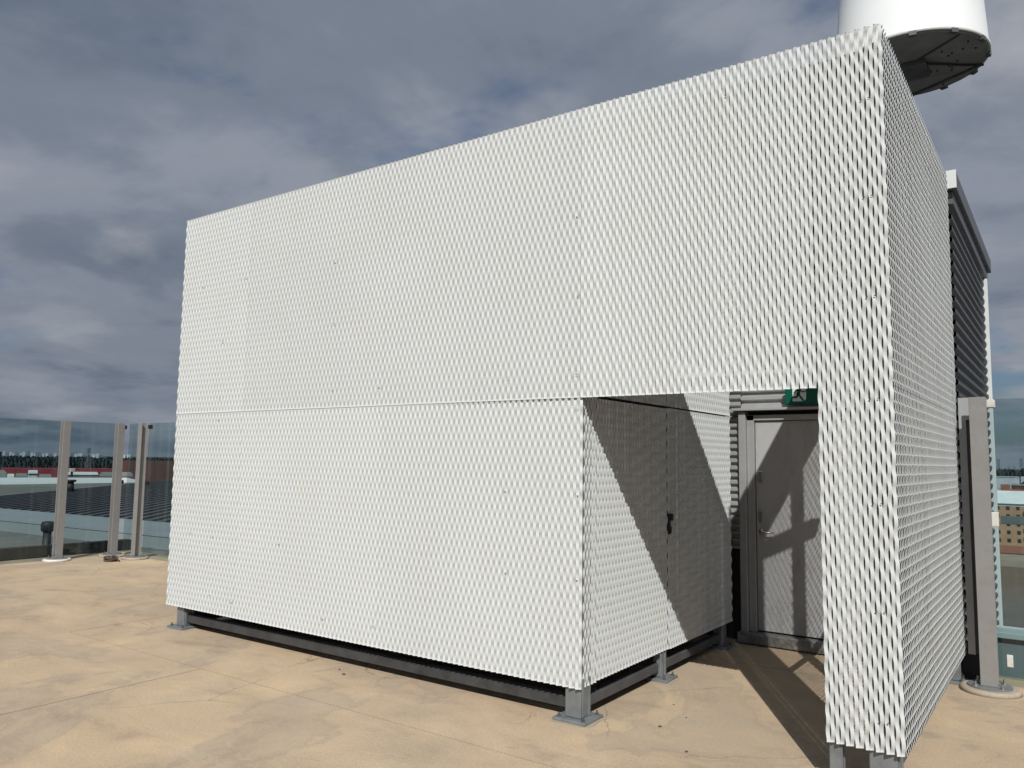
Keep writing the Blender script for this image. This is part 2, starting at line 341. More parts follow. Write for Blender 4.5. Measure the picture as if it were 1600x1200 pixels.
# ------------------------------------------------------------------ expanded-metal enclosure
enc = thing('plant_enclosure', 'large white expanded-metal clad rooftop enclosure with a doorway cut into its front', 'enclosure', (-3.65, 0, 0))
P = 0.02650; LZ = 0.122; T = 0.003; NS = 8
Z0, ZJ, Z1 = 0.237, 2.312, 4.522
FRONT_M = (math.radians(32.0), 0.845); SIDE_M = (math.radians(29.5), 0.86); RECESS_M = (math.radians(27.0), 0.92)   # strand tilt, strand width / pitch
def expanded_panel(origin, a_dir, o_dir, width, z0, z1, flip=False, name='mesh_panel', parent=None, form=FRONT_M):
    """one sheet of expanded metal: vertical strands, tilted like louvres, joined at staggered bonds"""
    TH, wr = form; n = max(2, 2 * int(round(width / P / 2))); p = width / n
    cyc = max(1, round((z1 - z0) / (LZ / 2))); lz = (z1 - z0) / cyc * 2
    m = cyc * NS // 2 + 1
    z = np.linspace(z0, z1, m); ph = (z - z0) / lz * 2 * np.pi
    s = np.clip(1.28 * np.cos(ph), -1, 1)
    ua, uo = math.cos(TH), (math.sin(TH) if flip else -math.sin(TH))
    w = wr * p
    da, do = (p - w * ua) / 2, -uo * w / 2
    na, no = (-uo, ua)                                    # ribbon normal, pointing outward
    k = np.arange(n); par = np.where(k % 2 == 0, 1.0, -1.0)
    ca = (k[:, None] + 0.5) * p + par[:, None] * s[None, :] * da
    co = par[:, None] * s[None, :] * do - w * abs(uo)
    jit = rng.normal(0, 0.0005, ca.shape[0])[:, None]; co = co + jit
    corners = []
    for (e, h) in ((-1, 1), (1, 1), (1, -1), (-1, -1)):   # around the ribbon section
        corners.append((ca + e * w * 0.4985 * ua + h * T / 2 * na, co + e * w * 0.4985 * uo + h * T / 2 * no))
    order = [0, 1, 1, 2, 2, 3, 3, 0]                      # every face owns its edge vertices, so edges stay crisp
    A = np.array(a_dir, float); O = np.array(o_dir, float); org = np.array(origin, float)
    V = np.empty((n, m, 8, 3))
    for q, c in enumerate(order):
        aa, oo = corners[c]
        V[:, :, q, :] = org + aa[..., None] * A + oo[..., None] * O
        V[:, :, q, 2] += z[None, :]
    V = V.reshape(-1, 3)
    base = (np.arange(n)[:, None] * m + np.arange(m - 1)[None, :]).reshape(-1) * 8
    quads = [np.stack([base + q, base + q + 1, base + q + 1 + 8, base + q + 8], 1) for q in (0, 2, 4, 6)]
    capb = np.arange(n) * m * 8; capt = capb + (m - 1) * 8
    quads.append(np.stack([capb, capb + 2, capb + 4, capb + 6], 1)); quads.append(np.stack([capt + 6, capt + 4, capt + 2, capt], 1))
    Q = np.concatenate(quads)
    det = np.dot(np.cross(A, np.array([0, 0, 1.0])), O)
    if det < 0: Q = Q[:, ::-1]
    me = bpy.data.meshes.new(name)
    me.vertices.add(len(V)); me.vertices.foreach_set('co', V.astype(np.float32).ravel())
    me.loops.add(Q.size); me.loops.foreach_set('vertex_index', Q.astype(np.int32).ravel())
    me.polygons.add(len(Q)); me.polygons.foreach_set('loop_start', np.arange(0, Q.size, 4, dtype=np.int32))
    me.polygons.foreach_set('use_smooth', np.ones(len(Q), bool))
    me.update(calc_edges=True); me.validate()
    me.materials.append(MT['white'])
    o = bpy.data.objects.new(name, me); col.objects.link(o)
    if parent is not None: attach(o, parent)
    return o
def clips(pts, parent, axis):
    b = MB()
    for (x, y, z) in pts:
        if axis == 'Y': b.box(x - 0.005, x + 0.005, y - 0.002, y + 0.004, z - 0.0025, z + 0.0025)
        else: b.box(x - 0.004, x + 0.006, y - 0.008, y + 0.008, z - 0.004, z + 0.004)
    o = b.build('fixing_clip', 'galv_dark', None, 'stuff'); attach(o, parent); return o
S = 0.001
FX = [-7.30, -6.11, -4.11, -2.10, -0.107, 0.0]
def front(x0, x1, z0, z1):
    o = expanded_panel((x0 + S, 0.003 if z1 < 3 else 0.0, 0), (1, 0, 0), (0, -1, 0), x1 - x0 - 2 * S, z0, z1, parent=enc)
    pts = []
    if x1 - x0 > 0.5:
        zz = np.arange(z0 + 0.17, z1, 0.61)
        for zc in zz:
            for xc in (x0 + (x1 - x0) * 0.34, x0 + (x1 - x0) * 0.67, x1 - 0.03): 
                if random.random() < 0.3: pts.append((xc + random.uniform(-.01, .01), -0.001, zc + random.uniform(-.03, .03)))
    else:
        for zc in np.arange(z0 + 0.17, z1, 0.61): pts += [(x0 + 0.022 if x1 > -0.05 else x1 - 0.022, -0.001, zc)]
    clips(pts, o, 'Y')
for i in range(3): front(FX[i], FX[i + 1], ZJ + 0.001, Z1)
front(-2.10, -0.427, ZJ + 0.001, Z1); front(-0.427, -0.107, Z0, Z1); front(-0.107, 0.0, Z0, Z1)
for a, b in ((-7.30, -6.11), (-6.11, -4.11), (-4.11, -2.077)): front(a, b, Z0, ZJ - 0.001)
def side(x, y0, y1, z0, z1, flip, name='mesh_panel', parent=enc, form=None):
    form = form or RECESS_M
    return expanded_panel((x, y0 + S, 0), (0, 1, 0), (1, 0, 0), y1 - y0 - 2 * S, z0, z1, flip, name, parent, form)
for (a, b) in ((0.03, 1.97), (1.97, 3.11)):
    side(0.0, a, b, Z0, ZJ - 0.001, False, form=SIDE_M); side(0.0, a, b, ZJ + 0.001, Z1, False, form=SIDE_M)
RX = -2.092
for (a, b, n) in ((0.058, 0.254, 'mesh_panel'), (1.540, 3.11, 'mesh_panel')):
    side(RX, a, b, Z0, ZJ + 0.02, True, n)
leaf = side(RX, 0.262, 1.524, Z0 + 0.006, ZJ + 0.012, True, 'mesh_gate')
side(RX, 0.058, 1.53, ZJ + 0.035, 2.79, True); side(RX, 1.536, 3.11, ZJ + 0.035, 2.79, True)  # stop short so the added dark box shows through the front slots
lk = MB().box(RX - 0.02, RX + 0.012, 1.528, 1.565, 1.22, 1.40, 0.006).box(RX + 0.012, RX + 0.035, 1.53, 1.57, 1.34, 1.40, 0.004).box(RX + 0.012, RX + 0.022, 1.535, 1.56, 1.23, 1.29, 0.003).build('padlock_hasp', 'black', leaf)
for a, b in ((0.045, 1.5), (1.5, 3.11)):
    expanded_panel((-7.265, b - S, 0), (0, -1, 0), (-1, 0, 0), b - a - 2 * S, Z0, Z1, False, 'mesh_panel', enc)
# added dark box inside the clad volume, blackens the mesh slots
MB().box(-7.12, -2.27, 0.24, 3.0, 0.33, 4.40).build('dark_infill', 'interior', enc)
# frame: posts standing on bolted base plates
def frame_post(x, y, w, d, plate, z1=4.40):
    h = 0.007
    p = MB().box(x - w / 2, x + w / 2, y - d / 2, y + d / 2, 0.025, z1, 0.006)
    o = p.build('frame_post', 'galv', enc)
    MB().box(x - plate / 2, x + plate / 2, y - plate / 2, y + plate / 2, 0.004, 0.024, 0.003).build('base_plate', 'galv', o)
    g = plate / 2 + 0.02; pad = []
    for k in range(20):
        a = 2 * math.pi * k / 20; q = max(abs(math.cos(a)), abs(math.sin(a))); r_ = g / q * random.uniform(0.98, 1.12); pad.append((x + r_ * math.cos(a), y + r_ * math.sin(a)))
    MB().prism(pad, 0.0005, 0.004).build('grout_pad', 'base_tan', o)
    for k in (-1, 1):                                     # lips of the channel profile
        MB().box(x + w / 2 - 0.001, x + w / 2 + 0.008, y + k * d * 0.3 - 0.012, y + k * d * 0.3 + 0.012, 0.026, 0.3, 0.002).build('channel_lip', 'galv', o)
    for sx in (-1, 1):
        for sy in (-1, 1):
            c = (x + sx * (plate / 2 - 0.035), y + sy * (plate / 2 - 0.035), 0.024)
            MB().lathe(c, [(0.014, 0), (0.014, 0.012), (0.007, 0.0121), (0.007, 0.03)], 8, False).build('bolt', 'galv_dark', o)
    return o
frame_post(-2.165, 0.115, 0.13, 0.15, 0.27)
frame_post(-7.10, 0.13, 0.13, 0.14, 0.27)
frame_post(-2.15, 1.46, 0.075, 0.10, 0.24, 2.3)
frame_post(-2.17, 2.93, 0.10, 0.10, 0.24)
frame_post(-7.10, 2.93, 0.13, 0.13, 0.26)
frame_post(-0.385, 0.085, 0.065, 0.09, 0.15)
frame_post(-0.125, 0.115, 0.15, 0.15, 0.26)
frame_post(-0.09, 2.95, 0.09, 0.10, 0.2)
for x in (-6.11, -4.11):
    MB().box(x - 0.04, x + 0.04, 0.045, 0.12, 0.27, 4.40, 0.004).build('stud', 'galv', enc)
# rails
MB().box(-7.03, -2.235, 0.10, 0.17, 0.065, 0.145, 0.004).build('bottom_rail', 'rail_dark', enc)
MB().box(-2.20, -2.13, 0.20, 1.40, 0.07, 0.142, 0.004).build('bottom_rail', 'galv_dark', enc)
MB().box(-2.20, -2.13, 1.52, 2.87, 0.07, 0.142, 0.004).build('bottom_rail', 'galv_dark', enc)
MB().box(-0.135, -0.055, 0.20, 2.89, 0.12, 0.19, 0.004).build('bottom_rail', 'galv_dark', enc)
MB().box(-7.16, -7.12, 0.21, 2.86, 0.03, 0.32, 0.004).build('end_light_block', 'rail_dark', enc)  # added plate, keeps daylight from showing under the left end
MB().box(-7.0, -2.2, 1.45, 1.55, 0.16, 0.32, 0.004).build('floor_beam', 'galv_dark', enc)
MB().box(-7.0, -2.2, 0.24, 0.30, 0.20, 0.325, 0.004).build('floor_beam', 'galv_dark', enc)
MB().box(-2.02, -0.21, 0.04, 0.12, 4.30, 4.40, 0.004).build('top_rail', 'galv', enc)
MB().box(-2.03, -0.43, 0.04, 0.10, 2.36, 2.42, 0.004).build('lintel_rail', 'galv', enc)
MB().box(-0.42, -0.05, 0.20, 3.0, 4.30, 4.46, 0.004).build('top_rail', 'galv', enc)
MB().box(-0.10, -0.05, 0.20, 2.89, 2.26, 2.32, 0.004).build('mid_rail', 'galv', enc)
MB().box(-0.12, -0.05, 0.90, 1.02, 0.20, 4.29, 0.004).build('stud', 'galv', enc)
MB().box(-0.115, -0.05, 0.21, 0.31, 0.20, 4.29, 0.004).build('stud', 'galv', enc)
MB().bar((-0.09, 0.22, 4.25), (-0.09, 1.25, 3.45), 0.07, 0.13).build('knee_brace', 'galv', enc)

# ------------------------------------------------------------------ stair core behind the doorway
core = thing('stair_core', 'corrugated metal stairwell housing behind the white enclosure, with a grey door', 'building', (-2.5, 3.4, 0))
CY = 3.36
def corrug(x0, x1, z0, z1, y, depth=0.035, pitch=0.075):
    """horizontal trapezoid ribs on a wall facing -Y"""
    b = MB(); n = int((z1 - z0) / pitch); pitch = (z1 - z0) / n; prof = []
    for i in range(n):
        z = z0 + i * pitch
        prof += [(0, z), (0, z + pitch * .35), (depth, z + pitch * .5), (depth, z + pitch * .85)]
    prof.append((0, z1))
    v = []; f = []
    for d, z in prof: v += [(x0, y - depth + d, z), (x1, y - depth + d, z)]
    for i in range(len(prof) - 1): f.append((2 * i, 2 * i + 1, 2 * i + 3, 2 * i + 2))
    return b.add(v, f)
MB().box(-5.5, -0.06, CY + 0.04, 7.0, -0.3, 4.30).build('core_body', 'interior', core)
corrug(-5.5, -2.05, 0.95, 4.30, CY).build('corrugated_sheet', 'silver_sheet', core)
corrug(-2.05, -0.08, 2.44, 2.88, CY).build('corrugated_sheet', 'silver_sheet', core)
corrug(-2.05, -0.08, 2.88, 4.30, CY).build('corrugated_sheet', 'dark_sheet', core)  # shade behind the slots put into a darker sheet colour
corrug(-0.85, -0.08, 0.15, 2.44, CY).build('corrugated_sheet', 'silver_sheet', core)
def corrug_x(y0, y1, z0, z1, x, depth=0.04, pitch=0.11):
    b = MB(); n = int((z1 - z0) / pitch); pitch = (z1 - z0) / n; prof = []
    for i in range(n):
        z = z0 + i * pitch; prof += [(depth, z), (depth, z + pitch * .3), (0, z + pitch * .5), (0, z + pitch * .8)]
    prof.append((depth, z1)); v = []; f = []
    for d, z in prof: v += [(x - depth + d, y0, z), (x - depth + d, y1, z)]
    for i in range(len(prof) - 1): f.append((2 * i, 2 * i + 1, 2 * i + 3, 2 * i + 2))
    return b.add(v, f)
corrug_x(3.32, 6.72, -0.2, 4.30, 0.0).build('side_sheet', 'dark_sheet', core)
MB().box(-0.05, 0.035, 6.73, 6.80, -0.2, 4.28, 0.004).build('corner_flashing', 'flash_white', core)
# roof edge: soffit strip, fascia and cap
MB().box(-5.6, 0.025, 3.26, 7.0, 4.30, 4.42, 0.004).build('soffit_band', 'fascia', core)
MB().box(-5.7, 0.062, 3.20, 7.1, 4.425, 4.60, 0.006).build('fascia', 'fascia', core)
MB().box(-0.02, 0.065, 3.185, 3.199, 4.43, 4.603, 0.002).build('sunlit_fascia_end', 'flash_white', core)  # white front end: sunlight on the fascia put into its colour
# added unseen block on the core, puts darkness behind the upper mesh slots
MB().box(-5.3, -0.75, 3.60, 6.9, 4.602, 5.88).build('unseen_dark_block', 'dark_sheet', core)
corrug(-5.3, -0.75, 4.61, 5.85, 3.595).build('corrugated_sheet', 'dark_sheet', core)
MB().box(-5.36, -0.70, 3.52, 6.95, 5.885, 5.95, 0.006).build('dark_block_cap', 'fascia', core)
# door, frame and sill
fr = MB().box(-2.06, -1.985, CY - 0.10, CY + 0.03, 0.10, 2.40, 0.004).box(-1.983, -1.905, CY - 0.06, CY + 0.03, 0.12, 2.36, 0.004)
fr.box(-0.945, -0.86, CY - 0.06, CY + 0.03, 0.12, 2.36, 0.004).box(-1.985, -0.86, CY - 0.06, CY + 0.03, 2.302, 2.362, 0.004)
fr.build('door_frame', 'door_frame', core)
MB().box(-2.12, -0.80, CY - 0.14, CY, 2.405, 2.432, 0.003).build('drip_flashing', 'silver_sheet', core)
door = MB().box(-1.90, -0.95, CY - 0.035, CY + 0.015, 0.135, 2.298, 0.004).build('door', 'door', core)
MB().box(-1.872, -1.828, CY - 0.05, CY - 0.0365, 1.24, 1.36, 0.005).build('cylinder_plate', 'stainless', door)
MB().box(-1.872, -1.822, CY - 0.06, CY - 0.0365, 1.655, 1.775, 0.008).build('deadlock', 'stainless', door)
MB().lathe((-1.85, CY - 0.039, 1.145), [(0.001, 0), (0.001, 0.001)], 6).tube([(-1.85, CY - 0.037, 1.145), (-1.85, CY - 0.085, 1.145), (-1.835, CY - 0.092, 1.145), (-1.71, CY - 0.092, 1.142)], 0.010).tube([(-1.85, CY - 0.0365, 1.145), (-1.85, CY - 0.047, 1.145)], 0.026, 16).build('lever_handle', 'stainless', door)
MB().box(-2.08, -0.84, CY - 0.16, CY + 0.03, 0.012, 0.118, 0.006).build('threshold', 'sill', core)

# ------------------------------------------------------------------ exit sign
sx0, sz0, sy = -1.545, 2.455, CY - 0.16
sign = thing('exit_sign', 'green emergency exit sign with running figure above the grey door', 'sign', (sx0 + 0.2, sy, sz0))
MB().box(sx0, sx0 + 0.44, sy, sy + 0.06, sz0, sz0 + 0.21, 0.004).build('sign_box', 'sign_green', sign)
MB().box(sx0 + 0.19, sx0 + 0.25, sy + 0.06, CY - 0.034, sz0 + 0.08, sz0 + 0.13).build('bracket', 'galv_dark', sign)
def plate(pts, y, name, mat):
    v = [(sx0 + x, y, sz0 + z) for x, z in pts] + [(sx0 + x, y + 0.002, sz0 + z) for x, z in pts]; n = len(pts)
    b = MB().add(v, [tuple(range(n)), tuple(range(n, 2 * n))[::-1]] + [(i, n + i, n + (i + 1) % n, (i + 1) % n) for i in range(n)])
    return b.build(name, mat, sign)
plate([(0.075, 0.03), (0.185, 0.03), (0.21, 0.052), (0.21, 0.185), (0.075, 0.185)], sy - 0.0022, 'doorway_pictogram', 'sign_white')
g = MB()
def stroke(pts, w):
    for (x0, z0), (x1, z1) in zip(pts[:-1], pts[1:]):
        dx, dz = x1 - x0, z1 - z0; l = math.hypot(dx, dz); nx, nz = -dz / l * w / 2, dx / l * w / 2
        e = 0.25 * w / l
        q = [(x0 + nx - dx * e, z0 + nz - dz * e), (x1 + nx + dx * e, z1 + nz + dz * e), (x1 - nx + dx * e, z1 - nz + dz * e), (x0 - nx - dx * e, z0 - nz - dz * e)]
        v = [(sx0 + x, sy - 0.0048, sz0 + z) for x, z in q] + [(sx0 + x, sy - 0.0024, sz0 + z) for x, z in q]
        g.add(v, [(0, 1, 2, 3), (7, 6, 5, 4), (0, 4, 5, 1), (1, 5, 6, 2), (2, 6, 7, 3), (3, 7, 4, 0)])
stroke([(0.142, 0.145), (0.132, 0.10)], 0.034)                       # torso
stroke([(0.132, 0.10), (0.118, 0.072), (0.068, 0.070)], 0.017)       # trailing leg
stroke([(0.136, 0.10), (0.158, 0.070), (0.182, 0.036)], 0.017)       # leading leg
stroke([(0.142, 0.148), (0.110, 0.140), (0.092, 0.115)], 0.012)
stroke([(0.145, 0.148), (0.172, 0.125), (0.205, 0.130)], 0.012)
g.lathe((sx0 + 0.146, sy - 0.0036, sz0 + 0.172), [(0.0001, -0.015), (0.010, -0.011), (0.015, 0), (0.010, 0.011), (0.0001, 0.015)], 12)
for i in range(len(g.v)):
    x, y, z = g.v[i]; g.v[i] = (x, min(sy - 0.0024, max(sy - 0.0048, y)), z)
g.build('running_figure', 'sign_green', sign)

# ------------------------------------------------------------------ radome on the stair core roof
RC = (-0.60, 5.5, 6.80); RR = 0.866
rad = thing('radome_antenna', 'big white drum-shaped radome on a mast above the enclosure corner', 'antenna', (RC[0], RC[1], 5.95))
sh = MB().lathe(RC, [(RR, 0.0), (RR, 0.05), (RR * 0.985, 0.055), (RR * 0.91, 1.1), (RR * 0.84, 2.2), (RR * 0.6, 2.5), (RR * 0.2, 2.65)], 96).build('radome_shell', 'radome', rad)
un = MB().lathe((RC[0], RC[1], RC[2] - 0.022), [(RR * 0.965, 0), (RR * 0.985, 0.021)], 96).build('underside', 'radome_under', rad)
for k in range(12):
    a = 2 * math.pi * (k + 0.35) / 12; c, s_ = math.cos(a), math.sin(a); t = Vector((-s_, c, 0)); r_ = Vector((c, s_, 0)); p = Vector(RC) + r_ * (RR - 0.02) + Vector((0, 0, -0.01))
    MB().bar(p - t * 0.04, p + t * 0.04, 0.05, 0.05).build('rim_clamp', 'galv_dark', rad)
for (a0, a1, w) in ((0.45, 1.75, 0.035), (-0.75, 2.6, 0.012)):
    p = Vector((RC[0] + RR * .95 * math.cos(a0), RC[1] + RR * .95 * math.sin(a0), RC[2] - 0.034)); q = Vector((RC[0] + RR * .95 * math.cos(a1), RC[1] + RR * .95 * math.sin(a1), RC[2] - 0.034))
    MB().bar(p, q, w, 0.02).build('underside_rib', 'galv_dark', rad)
cb = [Vector((RC[0] + 0.2, RC[1] - 0.1, RC[2] - 0.06)), Vector((RC[0] + 0.38, RC[1] + 0.08, RC[2] - 0.045)), Vector((RC[0] + 0.58, RC[1] + 0.24, RC[2] - 0.045)), Vector((RC[0] + 0.76, RC[1] + 0.36, RC[2] - 0.04))]
MB().tube(cb, 0.014).build('cable', 'black', rad)
for _ in range(14):
    a = random.uniform(-0.6, 1.4); r_ = random.uniform(0.3, 0.75)
    MB().lathe((RC[0] + r_ * math.cos(a), RC[1] + r_ * math.sin(a), RC[2] - 0.036), [(0.010, 0), (0.010, 0.014)], 8, False).build('bolt', 'black', rad)
MB().tube([(RC[0] - 0.6, RC[1] - 0.2, 5.95), (RC[0] - 0.6, RC[1] - 0.2, RC[2] - 0.03)], 0.14, 20).build('mast', 'galv_dark', rad)
MB().box(RC[0] - 0.2, RC[0] + 0.2, RC[1] - 0.2, RC[1] + 0.2, RC[2] - 0.10, RC[2] - 0.03, 0.01).build('mounting_head', 'galv_dark', rad)
MB().bar((RC[0] - 0.6, RC[1] - 0.2, RC[2] - 0.5), (RC[0] - 0.1, RC[1], RC[2] - 0.1), 0.05, 0.07).build('strut', 'galv_dark', rad)

# ------------------------------------------------------------------ glass wind screens
def screen_post(parent, x, y, along, ring='base_tan', h=2.44):
    """H-section post on a round base; flanges face across the run"""
    b = MB(); w, d, t = 0.125, 0.12, 0.012
    if along == 'X':
        b.box(x - w / 2, x + w / 2, y - d / 2, y - d / 2 + t, 0.05, h, 0.002).box(x - w / 2, x + w / 2, y + d / 2 - t, y + d / 2, 0.05, h, 0.002).box(x - 0.006, x + 0.006, y - d / 2 + t, y + d / 2 - t, 0.05, h - 0.002)
    else:
        b.box(x - d / 2, x - d / 2 + t, y - w / 2, y + w / 2, 0.05, h, 0.002).box(x + d / 2 - t, x + d / 2, y - w / 2, y + w / 2, 0.05, h, 0.002).box(x - d / 2 + t, x + d / 2 - t, y - 0.006, y + 0.006, 0.05, h - 0.002)
    p = b.build('post', 'post', parent)
    MB().lathe((x, y, 0), [(0.23, 0), (0.215, 0.032), (0.20, 0.036)], 40).build('base_ring', ring, p)
    MB().lathe((x, y, 0.036), [(0.165, 0), (0.165, 0.013)], 32, False).build('flange_plate', 'galv', p)
    for k in range(4):
        a = math.pi / 4 + k * math.pi / 2; c = (x + 0.135 * math.cos(a), y + 0.135 * math.sin(a), 0.049)
        MB().lathe(c, [(0.016, 0), (0.016, 0.014), (0.008, 0.0141), (0.008, 0.04)], 8, False).build('bolt', 'stainless', p)
    return p
def pane(parent, x0, x1, y0, y1):
    return MB().box(x0, x1, y0, y1, 0.07, 2.44, 0.001).build('pane', 'glass', parent)
def clip_box(parent, x, y, z, s=0.03):
    return MB().box(x - s, x + s, y - s, y + s, z - 0.035, z + 0.035, 0.004).build('glass_clip', 'black', parent)
scl = thing('glass_screen', 'tall glass wind screen on taupe posts at the deck corner left of the enclosure', 'glass screen', (-13.7, 2.8, 0))
screen_post(scl, -13.70, 1.83, 'Y', 'base_white'); screen_post(scl, -13.62, 2.76, 'Y'); screen_post(scl, -12.97, 2.84, 'X')
screen_post(scl, -13.70, -0.30, 'Y', 'base_white'); screen_post(scl, -10.6, 2.84, 'X')
for a, b in ((-2.4, -0.32), (-0.29, 1.80), (1.84, 2.76)): pane(scl, -13.806, -13.794, a, b)
pane(scl, -13.60, -13.0, 2.934, 2.946)
for a, b in ((-12.95, -10.62), (-10.58, -8.3), (-8.26, -6.0)): pane(scl, a, b, 2.944, 2.956)
for z in (2.37, 1.35):
    clip_box(scl, -13.79, 1.90, z); clip_box(scl, -13.66, 2.87, z); clip_box(scl, -12.89, 2.935, z)
MB().box(-13.80, -13.73, 1.78, 1.88, 0.1, 0.3, 0.004).build('bracket', 'galv', scl)
scr = thing('glass_screen', 'glass wind screen on a taupe post between the enclosure and the harbour view', 'glass screen', (0.19, 2.85, 0))
screen_post(scr, 0.186, 2.83, 'X'); screen_post(scr, 2.6, 2.83, 'X')
pane(scr, 0.20, 2.58, 3.054, 3.066)
MB().box(0.235, 0.30, 2.96, 3.075, 2.36, 2.43, 0.004).build('glass_clip', 'base_white', scr)
MB().box(0.235, 0.29, 2.96, 3.075, 1.34, 1.46, 0.004).build('glass_clip', 'base_white', scr)
MB().box(0.30, 2.58, 3.08, 3.11, 1.36, 1.43, 0.004).build('mid_rail', 'galv', scr)
MB().box(0.30, 0.345, 3.045, 3.0535, 0.17, 0.27, 0.002).build('sticker', 'base_white', scr)
# galvanised closing plate between the screen and the enclosure
cp = MB().prism([(0.02, 0.0), (0.075, 0.0), (0.075, 2.02), (0.10, 2.02), (0.118, 2.07), (0.118, 2.215), (0.02, 2.215)], 0, 0.006)
cp.v = [(x, 3.02 + z, 0.24 + y) for x, y, z in cp.v]
cpo = cp.build('closing_plate', 'silver_sheet', scr)
MB().box(0.02, 0.125, 3.04, 3.06, 0.245, 2.45, 0.002).build('closing_plate', 'galv_dark', scr)
MB().box(-0.04, 0.13, 3.12, 3.16, 0.0, 0.30, 0.004).build('kick_plate', 'bitumen', scr)

# ------------------------------------------------------------------ small things on the deck
def wire_coil():
    o = thing('wire_bundle', 'small tangled bundle of rusty wire lying by the corner post', 'wire', (-12.95, 2.38, 0))
    pts = []
    for k in range(150):
        a = k * 0.42; r = 0.10 + 0.03 * math.sin(k * 0.23)
        pts.append((-12.95 + r * math.cos(a), 2.38 + r * 0.8 * math.sin(a), 0.045 + 0.03 * math.sin(a * 0.7 + k * 0.02) + 0.012 * math.sin(k)))
    MB().tube(pts, 0.010, 5).build('coil', 'rust_wire', o)
    MB().tube([(-12.95, 2.38, 0.05), (-12.86, 2.37, 0.11), (-12.78, 2.40, 0.07), (-12.74, 2.42, 0.012)], 0.010, 5).build('loose_end', 'rust_wire', o)
wire_coil()
def pebble(x, y, r, label):
    v = []; b = MB(); pr = [(r * 0.7, 0), (r, r * 0.25), (r * 0.75, r * 0.55), (r * 0.2, r * 0.7)]
    b.lathe((x, y, 0), pr, 7)
    b.v = [(px + random.uniform(-.2, .2) * r, py + random.uniform(-.2, .2) * r, pz) for px, py, pz in b.v]
    tag(b.build('pebble', 'rust_wire'), label, 'pebble', 'dark crumbs on the deck')
for (x, y, r) in ((-1.62, 0.32, 0.014), (-1.55, 0.62, 0.008), (-1.28, -0.02, 0.012), (-4.35, -0.12, 0.018), (-4.5, -0.03, 0.012), (-1.75, 0.85, 0.008)):
    pebble(x, y, r, 'small dark crumb of debris lying on the tan concrete deck')

# ------------------------------------------------------------------ lower roofs to the left of the deck
MB().box(-14.52, -14.31, -12, 3.5, -1.0, 0.20).build('roof_upstand', 'bitumen')['kind'] = 'structure'
struct(MB().box(-80, -14.53, -40, 60, -3.0, -1.0).build('lower_roof', 'felt'))
struct(MB().box(-14.3, 7, -12, 3.45, -30, -0.41).build('building_body', 'grey_roof'))
def quad_prism(pts, th=0.25):
    n = len(pts); v = list(pts) + [(x, y, z - th) for x, y, z in pts]
    return MB().add(v, [tuple(range(n)), tuple(range(n, 2 * n))[::-1]] + [(i, (i + 1) % n, n + (i + 1) % n, n + i) for i in range(n)])
rr = thing('ribbed_roof', 'dark ribbed metal roof with a pale coping beyond the left glass screen', 'roof', (-35, 14, -1))
n0, n1 = Vector((-42.9, 9.62, -0.5)), Vector((-10.0, 11.75, -0.5))    # near eaves line
d_ = Vector((-0.677, 0.736, 0.0))
quad_prism([n0, n1, n1 + d_ * 60 + Vector((0, 0, .1)), n0 + d_ * 55 + Vector((0, 0, .1))], 0.5).build('roof_sheet', 'dark_roof', rr)
for k in range(44):
    a = n0.lerp(n1, (k + 0.5) / 44)
    MB().bar(a + Vector((0, 0, 0.02)), a + d_ * 55 + Vector((0, 0, .12)), 0.16, 0.09).build('roof_rib', 'dark_roof', rr)
ax = (n1 - n0).normalized(); ay = Vector((-ax.y, ax.x, 0))
c0 = n0 + ax * -25; c1 = n1 + ax * 2
quad_prism([c0 - ay * 2.25 + Vector((0, 0, -.06)), c1 - ay * 2.25 + Vector((0, 0, -.06)), c1 - ay * 0.02 + Vector((0, 0, .03)), c0 - ay * 0.02 + Vector((0, 0, .03))], 0.06).build('coping', 'coping', rr)
quad_prism([c0 - ay * 2.3 + Vector((0, 0, -.14)), c1 - ay * 2.3 + Vector((0, 0, -.14)), c1 - ay * 2.1 + Vector((0, 0, -.14)), c0 - ay * 2.1 + Vector((0, 0, -.14))], 0.35).build('upstand', 'coping', rr)
def vent(x, y, z0, h, r, label):
    o = thing('vent_pipe', label, 'vent', (x, y, z0), 'black roof vents')
    MB().lathe((x, y, z0), [(r * 1.0, 0), (r * 0.8, h * 0.8)], 20).build('pipe', 'black', o)
    MB().lathe((x, y, z0 + h * 0.8), [(r * 0.9, 0), (r * 1.3, h * 0.03), (r * 1.38, h * 0.14), (r * 1.15, h * 0.19), (r * .3, h * 0.2)], 20).build('hood', 'black', o)
vent(-19.0, 4.05, -1.0, 1.27, 0.11, 'black hooded roof vent standing on the lower felt roof')
vent(-50, 19.3, -0.5, 0.8, 0.24, 'small black vent on the dark ribbed roof ridge')

